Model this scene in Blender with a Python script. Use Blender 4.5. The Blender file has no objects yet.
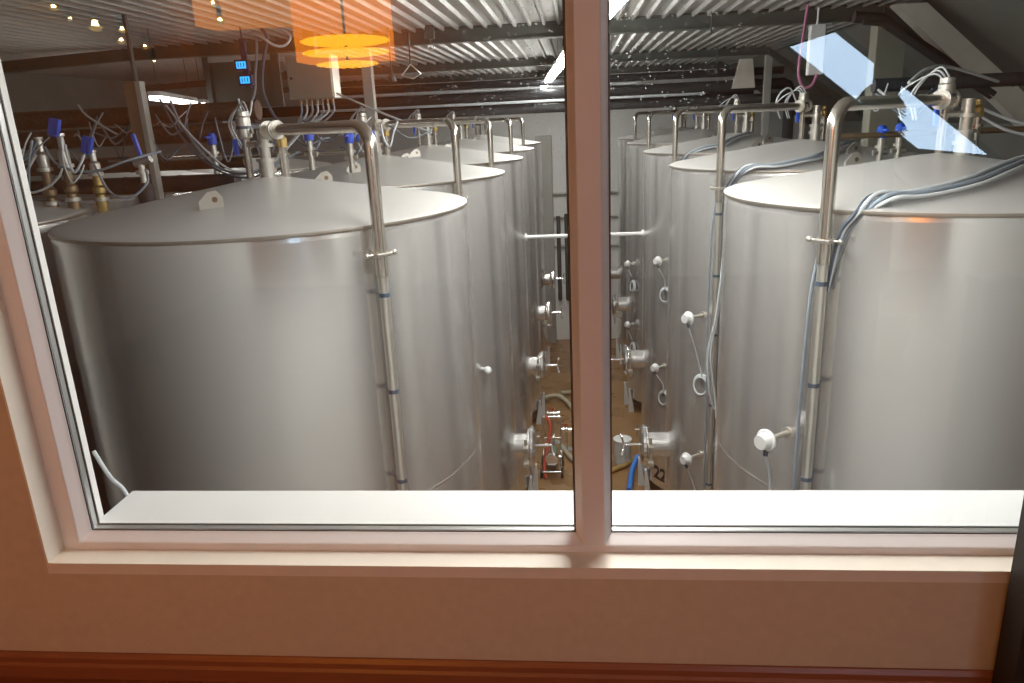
import bpy, bmesh, math, random
from mathutils import Vector, Matrix
random.seed(7)
PI = math.pi
C = bpy.context.scene.collection
ZO = 6.05            # height of the eye above the cellar floor; shapes below are written relative to the eye

# ------------------------------------------------------------------ materials
def new_mat(name):
    m = bpy.data.materials.new(name); m.use_nodes = True
    nt = m.node_tree; nt.nodes.clear()
    out = nt.nodes.new('ShaderNodeOutputMaterial')
    return m, nt, out

def mat(name, col, rough=.5, metal=0., vary=.08, scale=8., stretch=(1, 1, 1), bump=0., rvar=0., spec=.5, aniso=0.):
    m, nt, out = new_mat(name)
    N = nt.nodes.new; L = nt.links.new
    p = N('ShaderNodeBsdfPrincipled')
    tc = N('ShaderNodeTexCoord'); mp = N('ShaderNodeMapping'); nz = N('ShaderNodeTexNoise')
    mp.inputs['Scale'].default_value = stretch
    nz.inputs['Scale'].default_value = scale; nz.inputs['Detail'].default_value = 4
    L(tc.outputs['Object'], mp.inputs[0]); L(mp.outputs[0], nz.inputs['Vector'])
    mx = N('ShaderNodeMix'); mx.data_type = 'RGBA'
    mx.inputs[6].default_value = (*[max(0, c*(1-vary*1.5)) for c in col], 1)
    mx.inputs[7].default_value = (*[min(1, c*(1+vary*1.5)) for c in col], 1)
    L(nz.outputs['Fac'], mx.inputs[0]); L(mx.outputs[2], p.inputs['Base Color'])
    p.inputs['Roughness'].default_value = rough; p.inputs['Metallic'].default_value = metal
    p.inputs['Specular IOR Level'].default_value = spec
    if aniso:
        p.inputs['Anisotropic'].default_value = aniso
        p.inputs['Anisotropic Rotation'].default_value = .25
        tg = N('ShaderNodeTangent'); tg.direction_type = 'RADIAL'; tg.axis = 'Z'
        L(tg.outputs[0], p.inputs['Tangent'])
    if rvar:
        mr = N('ShaderNodeMapRange'); mr.inputs[3].default_value = rough-rvar; mr.inputs[4].default_value = rough+rvar
        L(nz.outputs['Fac'], mr.inputs[0]); L(mr.outputs[0], p.inputs['Roughness'])
    if bump:
        b = N('ShaderNodeBump'); b.inputs['Strength'].default_value = bump; b.inputs['Distance'].default_value = .01
        L(nz.outputs['Fac'], b.inputs['Height']); L(b.outputs[0], p.inputs['Normal'])
    L(p.outputs[0], out.inputs[0])
    return m

def emit(name, col, s):
    m, nt, out = new_mat(name)
    e = nt.nodes.new('ShaderNodeEmission'); e.inputs[0].default_value = (*col, 1); e.inputs[1].default_value = s
    nt.links.new(e.outputs[0], out.inputs[0]); return m

def glass_mat():
    m, nt, out = new_mat('window_glass'); N = nt.nodes.new; L = nt.links.new
    t = N('ShaderNodeBsdfTransparent'); t.inputs[0].default_value = (.985, .99, .985, 1)
    g = N('ShaderNodeBsdfGlossy'); g.inputs['Roughness'].default_value = .004; g.inputs[0].default_value = (1, 1, 1, 1)
    lw = N('ShaderNodeLayerWeight'); lw.inputs[0].default_value = .5
    pw = N('ShaderNodeMath'); pw.operation = 'POWER'; pw.inputs[1].default_value = 5
    ma = N('ShaderNodeMath'); ma.operation = 'MULTIPLY_ADD'; ma.inputs[1].default_value = .8; ma.inputs[2].default_value = .055
    L(lw.outputs['Facing'], pw.inputs[0]); L(pw.outputs[0], ma.inputs[0])
    mx = N('ShaderNodeMixShader'); L(ma.outputs[0], mx.inputs[0]); L(t.outputs[0], mx.inputs[1]); L(g.outputs[0], mx.inputs[2])
    # dust specks on the pane
    tc = N('ShaderNodeTexCoord'); vo = N('ShaderNodeTexVoronoi'); vo.inputs['Scale'].default_value = 75
    L(tc.outputs['Object'], vo.inputs['Vector'])
    lt = N('ShaderNodeMath'); lt.operation = 'LESS_THAN'; lt.inputs[1].default_value = .13
    L(vo.outputs['Distance'], lt.inputs[0])
    nz = N('ShaderNodeTexNoise'); nz.inputs['Scale'].default_value = 2.2; L(tc.outputs['Object'], nz.inputs['Vector'])
    gt = N('ShaderNodeMath'); gt.operation = 'GREATER_THAN'; gt.inputs[1].default_value = .5; L(nz.outputs['Fac'], gt.inputs[0])
    mu = N('ShaderNodeMath'); mu.operation = 'MULTIPLY'; L(lt.outputs[0], mu.inputs[0]); L(gt.outputs[0], mu.inputs[1])
    sx = N('ShaderNodeSeparateXYZ'); L(tc.outputs['Object'], sx.inputs[0])
    ab = N('ShaderNodeMath'); ab.operation = 'ABSOLUTE'; L(sx.outputs[0], ab.inputs[0])
    nr = N('ShaderNodeMapRange'); nr.inputs[1].default_value = .12; nr.inputs[2].default_value = .5; nr.inputs[3].default_value = 1; nr.inputs[4].default_value = 0; L(ab.outputs[0], nr.inputs[0])
    zr = N('ShaderNodeMapRange'); zr.inputs[1].default_value = 1.0; zr.inputs[2].default_value = 1.35; L(sx.outputs[2], zr.inputs[0])
    m3 = N('ShaderNodeMath'); m3.operation = 'MULTIPLY'; L(nr.outputs[0], m3.inputs[0]); L(zr.outputs[0], m3.inputs[1])
    m4 = N('ShaderNodeMath'); m4.operation = 'MULTIPLY'; L(m3.outputs[0], m4.inputs[0]); L(lt.outputs[0], m4.inputs[1])
    m2 = N('ShaderNodeMath'); m2.operation = 'MULTIPLY'; m2.inputs[1].default_value = .30; L(m4.outputs[0], m2.inputs[0])
    d = N('ShaderNodeBsdfTranslucent'); d.inputs[0].default_value = (.9, .9, .9, 1)
    mz = N('ShaderNodeMixShader'); L(m2.outputs[0], mz.inputs[0]); L(mx.outputs[0], mz.inputs[1]); L(d.outputs[0], mz.inputs[2])
    L(mz.outputs[0], out.inputs[0]); return m

def plank_mat(name, c1, c2, pw, pl):
    m, nt, out = new_mat(name); N = nt.nodes.new; L = nt.links.new
    p = N('ShaderNodeBsdfPrincipled'); tc = N('ShaderNodeTexCoord'); br = N('ShaderNodeTexBrick')
    br.inputs['Scale'].default_value = 1; br.inputs['Brick Width'].default_value = pl; br.inputs['Row Height'].default_value = pw
    br.inputs['Mortar Size'].default_value = .003; br.inputs['Color1'].default_value = (*c1, 1); br.inputs['Color2'].default_value = (*c2, 1)
    br.inputs['Mortar'].default_value = (c1[0]*.3, c1[1]*.3, c1[2]*.3, 1)
    L(tc.outputs['Object'], br.inputs['Vector'])
    nz = N('ShaderNodeTexNoise'); mp = N('ShaderNodeMapping'); mp.inputs['Scale'].default_value = (2, 40, 40)
    L(tc.outputs['Object'], mp.inputs[0]); L(mp.outputs[0], nz.inputs['Vector']); nz.inputs['Scale'].default_value = 2
    mx = N('ShaderNodeMix'); mx.data_type = 'RGBA'; mx.blend_type = 'MULTIPLY'; mx.inputs[0].default_value = .5
    L(br.outputs['Color'], mx.inputs[6]); L(nz.outputs['Color'], mx.inputs[7]); L(mx.outputs[2], p.inputs['Base Color'])
    p.inputs['Roughness'].default_value = .35
    L(p.outputs[0], out.inputs[0]); return m

M = {}
M['plaster'] = mat('warm_beige_plaster', (.63, .53, .39), .85, vary=.06, scale=30, bump=.05)
M['room_plain'] = mat('room_plaster', (.5, .4, .3), .9)
M['upvc'] = mat('white_frame_plastic', (.80, .77, .76), .35, vary=.02)
M['cream'] = mat('cream_reveal_paint', (.80, .74, .64), .55, vary=.05, scale=14)
M['white'] = mat('white_painted_board', (.74, .76, .75), .45, vary=.03)
M['hallwall'] = mat('white_hall_wall', (.82, .82, .79), .7, vary=.04)
M['seal'] = mat('black_glazing_seal', (.012, .016, .016), .5)
M['spacer'] = mat('grey_glazing_spacer', (.55, .56, .56), .35, .8)
M['glass'] = glass_mat()
M['floorwood'] = plank_mat('red_brown_boards', (.24, .075, .03), (.30, .10, .04), .09, 1.2)
M['skirting'] = mat('red_brown_skirting', (.30, .10, .04), .35, vary=.2, scale=6, stretch=(1, 30, 30))
M['tank'] = mat('brushed_steel_shell', (.74, .735, .72), .22, .80, vary=.018, scale=3, stretch=(22, 22, .5), rvar=.008, aniso=.55)
M['tanktop'] = mat('satin_steel_lid', (.70, .69, .665), .42, .45, vary=.04, scale=3)
M['rim'] = mat('dark_weld_rim', (.42, .38, .33), .4, .9)
M['steel'] = mat('polished_steel_pipe', (.66, .62, .55), .22, .95, vary=.05)
M['satin'] = mat('satin_fitting_steel', (.70, .68, .62), .3, .85)
M['chrome'] = mat('bright_steel', (.85, .85, .85), .15, .9)
M['whiteplastic'] = mat('white_plastic', (.85, .86, .85), .4)
M['blue'] = mat('blue_plastic', (.02, .10, .62), .4)
M['black'] = mat('black_rubber', (.02, .02, .022), .6)
M['brass'] = mat('brass_fitting', (.50, .36, .14), .35, .8)
M['bronze'] = mat('dull_brown_fitting', (.25, .18, .11), .45, .6)
M['cable'] = mat('grey_blue_cable', (.24, .29, .34), .5)
M['cabledark'] = mat('dark_blue_grey_cable', (.07, .10, .14), .5)
M['cablelight'] = mat('pale_grey_cable', (.62, .66, .68), .5)
M['pink'] = mat('pink_hose', (.5, .18, .32), .5)
M['corr'] = mat('grey_corrugated_sheet', (.36, .36, .34), .45, .35, vary=.1, scale=4)
M['roofdark'] = mat('dull_grey_roof_lining', (.16, .17, .155), .8, vary=.25, scale=1.5)
M['beam'] = mat('dark_green_grey_steel', (.075, .085, .075), .55, .2, vary=.2)
M['post'] = mat('pale_grey_steel_post', (.42, .42, .38), .55, .1)
M['strut'] = mat('pale_painted_strut', (.62, .60, .53), .55)
M['postgreen'] = mat('grey_green_timber', (.30, .29, .23), .6)
M['wood'] = mat('weathered_timber', (.22, .15, .09), .7, vary=.2, scale=5, stretch=(8, 8, 1))
M['foam'] = mat('black_pipe_foam', (.022, .024, .026), .7, vary=.8, scale=40, bump=.5)
M['foambrown'] = mat('brown_pipe_lagging', (.075, .040, .026), .75, vary=1.3, scale=40, bump=.5)
M['lampbody'] = mat('white_lamp_body', (.8, .8, .8), .4)
M['tube'] = emit('lamp_tube_glow', (1, .985, .95), 82)
M['tubeL'] = emit('lamp_tube_glow_left', (1, .97, .92), 9)
M['tubeW'] = emit('lamp_tube_glow_window', (1, .98, .93), 110)
M['steelbox'] = mat('steel_cabinet', (.52, .50, .43), .35, .7, vary=.06)
M['panel'] = mat('dark_green_board', (.05, .065, .05), .6, vary=.25)
M['bluelight'] = emit('blue_display_light', (.03, .42, 1), 1.6)
M['displaydark'] = mat('dark_blue_housing', (.01, .02, .08), .4)
M['brownfloor'] = mat('wet_brown_resin_floor', (.30, .17, .07), .28, vary=.3, scale=1.5, rvar=.1)
M['hosebeige'] = mat('beige_hose', (.52, .48, .34), .5)
M['hosered'] = mat('red_hose', (.5, .07, .03), .45)
M['hoseblue'] = mat('bright_blue_hose', (.02, .2, .65), .4)
M['hoseyellow'] = mat('yellow_brown_hose', (.42, .28, .10), .5)
M['green'] = mat('green_motor', (.18, .28, .18), .5)
M['paint'] = mat('black_marker', (.015, .015, .015), .7)
M['darkwood'] = mat('near_black_wood', (.018, .012, .009), .6)
M['orange'] = emit('orange_wall_glow', (1, .25, .010), 6)  # lamplight on the back wall, painted as emission
M['orangedim'] = emit('dim_orange_wall_glow', (1, .30, .03), 3.5)
M['lampamber'] = emit('amber_lamp_fabric', (1, .40, .015), 12)
M['filament'] = emit('filament', (1, .62, .22), 90)
M['bulbglow'] = emit('amber_bulb_glass', (1, .60, .16), 2.2)
M['warmfill'] = emit('warm_fill_glow', (1, .52, .22), 44)
M['softfill'] = emit('soft_fill_glow', (1, .90, .86), 66)
M['skylight'] = emit('daylit_sky_pane', (.58, .77, 1), 8.0)
M['leaf'] = mat('dark_green_leaf', (.02, .09, .06), .5)
M['pot'] = mat('clay_pot', (.3, .14, .08), .7)

# ------------------------------------------------------------------ mesh builder
class MB:
    def __init__(s): s.v = []; s.f = []; s.s = []
    def add(s, vs, fs, smooth=False):
        o = len(s.v); s.v += [tuple(v) for v in vs]
        for f in fs: s.f.append(tuple(i+o for i in f)); s.s.append(smooth)
        return s
    def box(s, x0, x1, y0, y1, z0, z1, bev=0., rot=None, about=None):
        bm = bmesh.new(); bmesh.ops.create_cube(bm, size=1)
        for v in bm.verts:
            v.co = Vector(((x0+x1)/2+v.co.x*(x1-x0), (y0+y1)/2+v.co.y*(y1-y0), (z0+z1)/2+v.co.z*(z1-z0)))
        if bev: bmesh.ops.bevel(bm, geom=list(bm.edges), offset=bev, segments=2, affect='EDGES', profile=.5)
        c = Vector(about) if about else Vector(((x0+x1)/2, (y0+y1)/2, (z0+z1)/2))
        bm.verts.index_update()
        vs = [(rot @ (v.co-c)+c) if rot else v.co.copy() for v in bm.verts]
        fs = [[v.index for v in f.verts] for f in bm.faces]; bm.free()
        return s.add(vs, fs)
    def cyl(s, p0, p1, r, r2=None, n=16, cap=True):
        p0 = Vector(p0); p1 = Vector(p1); r2 = r if r2 is None else r2
        d = (p1-p0).normalized(); a = d.orthogonal().normalized(); b = d.cross(a)
        ring = lambda p, q: [p+a*q*math.cos(2*PI*i/n)+b*q*math.sin(2*PI*i/n) for i in range(n)]
        A, B = ring(p0, r), ring(p1, r2)
        s.add(A+B, [(i, (i+1) % n, n+(i+1) % n, n+i) for i in range(n)], True)
        if cap: s.add(A, [tuple(range(n))[::-1]]); s.add(B, [tuple(range(n))])
        return s
    def lathe(s, c, prof, n=32, axis=(0, 0, 1), smooth=True, split=True):
        c = Vector(c); d = Vector(axis).normalized()
        if abs(d.z) > .99: a = Vector((1, 0, 0)); b = Vector((0, 1, 0))*(1 if d.z > 0 else -1)
        else: a = d.orthogonal().normalized(); b = d.cross(a)
        for (r0, z0), (r1, z1) in zip(prof[:-1], prof[1:]):
            R0 = [c+d*z0+(a*math.cos(2*PI*i/n)+b*math.sin(2*PI*i/n))*r0 for i in range(n)]
            R1 = [c+d*z1+(a*math.cos(2*PI*i/n)+b*math.sin(2*PI*i/n))*r1 for i in range(n)]
            s.add(R0+R1, [(i, (i+1) % n, n+(i+1) % n, n+i) for i in range(n)], smooth)
        return s
    def tube(s, pts, r, n=8, res=6, smooth=True, closed=False, cap=True):
        P = [Vector(p) for p in pts]
        if smooth and len(P) > 2:
            Q = []
            for i in range(len(P)-1):
                a = P[max(i-1, 0)]; b = P[i]; c = P[i+1]; d = P[min(i+2, len(P)-1)]
                for k in range(res):
                    t = k/res
                    Q.append(.5*((2*b)+(c-a)*t+(2*a-5*b+4*c-d)*t*t+(3*b-a-3*c+d)*t**3))
            Q.append(P[-1]); P = Q
        vs = []; m = len(P); prev = None
        for i, p in enumerate(P):
            t = (P[min(i+1, m-1)]-P[max(i-1, 0)]).normalized()
            a = t.orthogonal().normalized() if prev is None else (prev-t*prev.dot(t)).normalized()
            prev = a; b = t.cross(a)
            vs += [p+a*r*math.cos(2*PI*k/n)+b*r*math.sin(2*PI*k/n) for k in range(n)]
        fs = [(i*n+k, i*n+(k+1) % n, (i+1)*n+(k+1) % n, (i+1)*n+k) for i in range(m-1) for k in range(n)]
        s.add(vs, fs, True)
        if cap: s.add(vs[:n], [tuple(range(n))[::-1]]); s.add(vs[-n:], [tuple(range(n))])
        return s
    def torus(s, c, axis, R, r, n=28, k=8, a0=0, a1=2*PI):
        c = Vector(c); d = Vector(axis).normalized(); a = d.orthogonal().normalized(); b = d.cross(a)
        pts = [c+(a*math.cos(a0+(a1-a0)*i/n)+b*math.sin(a0+(a1-a0)*i/n))*R for i in range(n+1)]
        return s.tube(pts, r, k, smooth=False)
    def sphere(s, c, r, n=14, m=8, sz=1.):
        c = Vector(c); prof = [(max(1e-5, math.sin(PI*i/m))*r, -math.cos(PI*i/m)*r*sz) for i in range(m+1)]
        vs = [c+Vector((q*math.cos(2*PI*j/n), q*math.sin(2*PI*j/n), z)) for q, z in prof for j in range(n)]
        return s.add(vs, [(i*n+j, i*n+(j+1) % n, (i+1)*n+(j+1) % n, (i+1)*n+j) for i in range(m) for j in range(n)], True)
    def prism(s, poly, y0, y1, axis='y'):
        n = len(poly)
        f = {'y': lambda p, t: (p[0], t, p[1]), 'x': lambda p, t: (t, p[0], p[1]), 'z': lambda p, t: (p[0], p[1], t)}[axis]
        A = [f(p, y0) for p in poly]; B = [f(p, y1) for p in poly]
        return s.add(A+B, [tuple(range(n))[::-1], tuple(range(n, 2*n))]+[(i, (i+1) % n, n+(i+1) % n, n+i) for i in range(n)])
    def loop(s, x0, x1, z0, z1, prof, close=True):
        # a mitred rectangular frame: prof = [(inset, y), ...]
        rings = [[(x0+o, y, z0+o), (x1-o, y, z0+o), (x1-o, y, z1-o), (x0+o, y, z1-o)] for o, y in prof]
        vs = [p for r in rings for p in r]; k = len(rings); fs = []
        for i in range(k if close else k-1):
            j = (i+1) % k
            for q in range(4): fs.append((i*4+q, i*4+(q+1) % 4, j*4+(q+1) % 4, j*4+q))
        return s.add(vs, fs)
    def build(s, name, m, parent=None, base=None):
        if parent is not None: b = Vector(parent['_b'])
        elif base is not None: b = Vector(base)
        else:
            xs = list(zip(*s.v)); b = Vector(((min(xs[0])+max(xs[0]))/2, (min(xs[1])+max(xs[1]))/2, min(xs[2])))
        me = bpy.data.meshes.new(name)
        me.from_pydata([Vector(v)-b for v in s.v], [], s.f); me.update()
        me.polygons.foreach_set('use_smooth', s.s)
        me.materials.append(M[m]); 
        bm = bmesh.new(); bm.from_mesh(me); bmesh.ops.recalc_face_normals(bm, faces=bm.faces); bm.to_mesh(me); bm.free()
        o = bpy.data.objects.new(name, me); C.objects.link(o)
        o['_b'] = tuple(b)
        if parent is not None: o.parent = parent
        else: o.location = b+Vector((0, 0, ZO))
        return o

def tag(o, label, cat, group=None):
    o['label'] = label; o['category'] = cat
    if group: o['group'] = group
    return o
def struct(o): o['kind'] = 'structure'; return o
def thing(name, base, label=None, cat=None, group=None):
    o = bpy.data.objects.new(name, None); C.objects.link(o); o.empty_display_size = .1
    o['_b'] = tuple(base); o.location = Vector(base)+Vector((0, 0, ZO))
    if label: tag(o, label, cat, group)
    return o
def dup(o, delta=(0, 0, 0), parent=None, label=None, group=None):
    c = o.copy(); C.objects.link(c)
    if parent is not None: c.parent = parent
    else:
        c.location = o.location+Vector(delta); c['_b'] = tuple(Vector(o['_b'])+Vector(delta))
    if label: c['label'] = label
    if group: c['group'] = group
    for ch in [x for x in o.children]: dup(ch, parent=c)
    return c

# ------------------------------------------------------------------ viewing room (the setting)
WY0, WY1 = 1.78, 1.858
HX0, HX1, HZ0, HZ1 = -1.57, 1.455, -1.225, .55
def holed_wall(x0, x1, z0, z1, hx0, hx1, hz0, hz1, y0, y1):
    m = MB()
    m.box(x0, hx0, y0, y1, z0, z1); m.box(hx1, x1, y0, y1, z0, z1)
    m.box(hx0, hx1, y0, y1, z0, hz0); m.box(hx0, hx1, y0, y1, hz1, z1); return m
RF = -1.58
struct(holed_wall(-3.6, 3.7, RF, 1.25, HX0, HX1, HZ0, HZ1, WY0, WY1).build('wall_front', 'plaster'))
struct(holed_wall(-8.7, 5.9, -6.05, 1.45, -1.525, 1.42, -1.175, .5, WY1+.075, 2.0).build('wall_hall', 'hallwall'))
m = MB(); m.box(-3.6, 3.7, -3.6, 1.78, RF-.12, RF); struct(m.build('floor', 'floorwood'))
m = MB(); m.box(-3.6, .58, -3.6, 1.78, 1.25, 1.35); struct(m.build('ceiling', 'room_plain'))
m = MB(); m.prism([(.56, 1.25), (3.7, -1.19), (3.76, -1.12), (.62, 1.33)], -3.6, 1.78); struct(m.build('ceiling_slope', 'room_plain'))
m = MB(); m.box(3.6, 3.7, -3.6, 1.78, RF, -1.1); struct(m.build('wall_right', 'room_plain'))
m = MB(); m.box(-3.7, -3.6, -3.6, 1.78, RF, 1.25); struct(m.build('wall_left', 'room_plain'))
m = MB(); m.box(-3.6, 3.7, -3.7, -3.6, RF, 1.25); struct(m.build('wall_back', 'room_plain'))
m = MB(); m.prism([(1.779, RF), (1.779, -1.5), (1.772, -1.5), (1.764, -1.512), (1.764, -1.53), (1.757, -1.538), (1.757, RF)], -3.6, 3.6, 'x')
struct(m.build('baseboard_front', 'skirting'))

# window
win = struct(thing('window_1', (0, 1.86, HZ0)))
m = MB()
S = .014
m.box(HX0, HX0+.006, 1.7795, 1.856, HZ0+.035, HZ1); m.box(HX1-.006, HX1, 1.7795, 1.856, HZ0+.035, HZ1)
m.box(HX0, HX1, 1.7795, 1.856, HZ0, HZ0+.035); m.box(HX0, HX1, 1.7795, 1.856, HZ1-.006, HZ1)
m.build('reveal_lining', 'cream', win)
prof = [(0, 1.856), (.054, 1.856), (.057, 1.858), (.060, 1.864), (.071, 1.888), (.075, 1.895), (.075, 1.93), (0, 1.93)]
MB().loop(HX0, HX1, HZ0, HZ1, prof).build('window_frame', 'upvc', win)
ML, MR = -.0165, .083           # glass edges either side of the mullion
GX0, GX1, GZ0, GZ1 = HX0+.075, HX1-.075, HZ0+.075, HZ1-.075
def mpoly():
    k = .017
    return [(ML, 1.93), (ML, 1.893), (ML+.004, 1.888), (ML+k, 1.862), (ML+k+.002, 1.859), (ML+k+.004, 1.8575), (MR-k-.004, 1.8575), (MR-k-.002, 1.859), (MR-k, 1.862), (MR-.004, 1.888), (MR, 1.893), (MR, 1.93)]
m = MB(); m.prism(mpoly(), HZ0+.050, HZ1-.05, 'z'); m.build('mullion', 'upvc', win)
for a, b in ((GX0, ML), (MR, GX1)):
    m = MB(); m.box(a, b, 1.8985, 1.9025, GZ0, GZ1); m.build('glass_pane', 'glass', win)
    m = MB(); m.loop(a, b, GZ0, GZ1, [(0, 1.8965), (.0022, 1.8965), (.0022, 1.8982), (0, 1.8982)])
    m.loop(a, b, GZ0, GZ1, [(0, 1.924), (.006, 1.924), (.006, 1.929), (0, 1.929)]); m.build('glazing_seal', 'seal', win)
    m = MB(); m.loop(a, b, GZ0, GZ1, [(0, 1.9035), (.003, 1.9035), (.003, 1.923), (0, 1.923)]); m.build('glazing_spacer', 'spacer', win)
m = MB(); m.box(-1.512, 1.41, 1.931, 2.145, -1.175, -1.148, .003); struct(m.build('trim_1', 'white'))

# dark post at the right edge, by the wall
m = MB(); m.box(1.097, 1.19, 1.66, 1.752, RF, -.50, .004); m.box(1.09, 1.2, 1.655, 1.757, -.50, -.47, .004)
M_post = m.build('wooden_post', 'darkwood')
tag(M_post, 'near-black upright wooden post standing on the floor before the beige wall', 'post')

# ------------------------------------------------------------------ room behind the eye: what the glass mirrors
def bulb(x, y, z, r, label):
    t = thing('light_bulb', (x, y, z-r), label, 'light bulb', 'string light bulbs mirrored in the glass')
    m = MB(); m.sphere((x, y, z), r*.42, 12, 8, 1.3); m.build('filament', 'filament', t)
    m = MB(); m.lathe((x, y, z), [(r*math.sin(a), -r*math.cos(a)) for a in [PI*i/10 for i in range(1, 5)]], 16); m.build('glass_globe', 'bulbglow', t)
    m = MB(); m.cyl((x, y, z+r*.9), (x, y, z+r*.9+.06), .016); m.cyl((x, y, z+r*.9+.06), (x, y, 1.25), .003, n=6); m.build('socket_cord', 'black', t)
BL = [(-3.50, .865, .03, 'small amber bulb mirrored highest and farthest left in the glass'),
      (-3.40, .787, .018, 'dim small amber bulb mirrored between the farthest left bulb and the big globe'),
      (-3.229, .741, .05, 'large clear globe bulb with amber filament mirrored in the glass'),
      (-3.044, .70, .028, 'amber bulb mirrored just right of the large globe bulb, upper of a close pair'),
      (-3.065, .632, .028, 'amber bulb mirrored just right of the large globe bulb, lower of a close pair'),
      (-2.903, .585, .022, 'amber bulb mirrored just above the dark beam, beside the close pair'),
      (-2.38, .826, .026, 'bright bulb mirrored at the top edge of the orange glow'),
      (-2.349, .72, .03, 'bright bulb mirrored beside the orange glow, below another bulb'),
      (-2.857, .487, .013, 'tiny amber bulb mirrored over the front of the dark beam')]
for x, z, r, l in BL: bulb(x, 3.8-5.2, z, r, l)
t = thing('pendant_lamp', (-1.45, -1.2, .36), 'tiered round orange pendant lamp mirrored in the glass', 'lamp')
for zc, r, h in ((.525, .285, .05), (.455, .28, .04), (.385, .2, .035)):
    m = MB(); m.lathe((-1.45, -1.2, zc), [(max(.001, r*math.cos(a)), h*.55*math.sin(a)) for a in [-PI/2+PI*k/8 for k in range(9)]], 40); m.build('lamp_ring', 'lampamber', t)
m = MB(); m.cyl((-1.45, -1.2, .37), (-1.45, -1.2, 1.25), .008)
for zc, r in ((.525, .24), (.455, .235), (.385, .155)):
    for a in range(3):
        c, s = math.cos(a*2.094+.4), math.sin(a*2.094+.4); m.cyl((-1.45, -1.2, zc), (-1.45+c*r, -1.2+s*r, zc), .005, n=6)
m.build('lamp_stem', 'black', t)
m = MB(); m.box(-3.40, -2.50, -3.599, -3.2, .93, 1.22); tag(m.build('glowing_wall_patch', 'orangedim'), 'dim orange lamplit wall patch, made to glow, mirrored left of the pendant lamp', 'wall')  # stands for wall lit orange by the lamp; the glow is put in
m = MB(); m.box(-2.50, -1.68, -3.599, -3.2, .58, 1.22); tag(m.build('glowing_wall_patch', 'orange'), 'bright orange lamplit wall patch, made to glow, mirrored above the pendant lamp', 'wall')
def slope_z(x, off=0): return 1.25-(x-.56)*.777-off
for y0, y1, x0, x1, l in ((-2.25, -1.2, 1.59, 2.60, 'sloping roof window showing blue daylight, mirrored in the right pane'),):
    t = thing('skylight', (x0, (y0+y1)/2, slope_z(x1)), l, 'window')
    m = MB(); m.prism([(x0, slope_z(x0, .012)), (x1, slope_z(x1, .012)), (x1, slope_z(x1, .002)), (x0, slope_z(x0, .002))], y0, y1); m.build('pane', 'skylight', t)
    m = MB()
    for a, b in ((x0-.05, x0), (x1, x1+.05)):
        m.prism([(a, slope_z(a, .03)), (b, slope_z(b, .03)), (b, slope_z(b)), (a, slope_z(a))], y0-.05, y1+.05)
    for a, b in ((y0-.05, y0), (y1, y1+.05)):
        m.prism([(x0, slope_z(x0, .03)), (x1, slope_z(x1, .03)), (x1, slope_z(x1)), (x0, slope_z(x0))], a, b)
    m.build('skylight_frame', 'darkwood', t)
m = MB(); m.box(1.67, 1.79, -.75, -.65, RF, .38, .004); tag(m.build('roof_post', 'darkwood'), 'dark upright post before the sloping roof window, mirrored in the right pane', 'post')
pl = thing('potted_palm', (1.95, -.95, RF), 'potted palm with dark fronds before the roof window, mirrored in the right pane', 'plant')
m = MB(); m.lathe((1.95, -.95, RF), [(.001, 0), (.12, 0), (.17, .28), (.185, .28), (.185, .32), (.15, .32), (.001, .28)], 24); m.build('pot', 'pot', pl)
m = MB(); st = MB()
for i in range(24):
    a = random.uniform(0, 2*PI); ln = random.uniform(.22, .36); top = Vector((1.75+random.uniform(-.07, .10), -.95, random.uniform(-.20, .10)))
    base = Vector((1.95, -.95, RF+.28)); st.tube([base, (base+top)/2+Vector((.03, 0, .1)), top], .006, 5)
    tip = top+Vector((math.cos(a)*ln*.45, math.sin(a)*ln*.3, -.10+random.uniform(-.05, .14)))
    for k in range(11):
        u = k/10; p = top.lerp(tip, u)+Vector((0, 0, .09*math.sin(PI*u*.8)))
        for sgn in (-1, 1):
            d = Vector((math.cos(a+sgn*1.1)*.5, math.sin(a+sgn*1.1)*.35, -.35)).normalized()
            q = p+d*(.12*(1-u*.5)); w = Vector((0, .004, .008))
            m.add([p-w, p+w, q+w*.3, q-w*.3, p-w+Vector((.003, .003, 0)), p+w+Vector((.003, .003, 0)), q+w*.3, q-w*.3], [(0, 1, 2, 3), (4, 5, 6, 7), (0, 3, 7, 4), (1, 2, 6, 5)])
m.build('fronds', 'leaf', pl); st.build('stems', 'leaf', pl)

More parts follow.
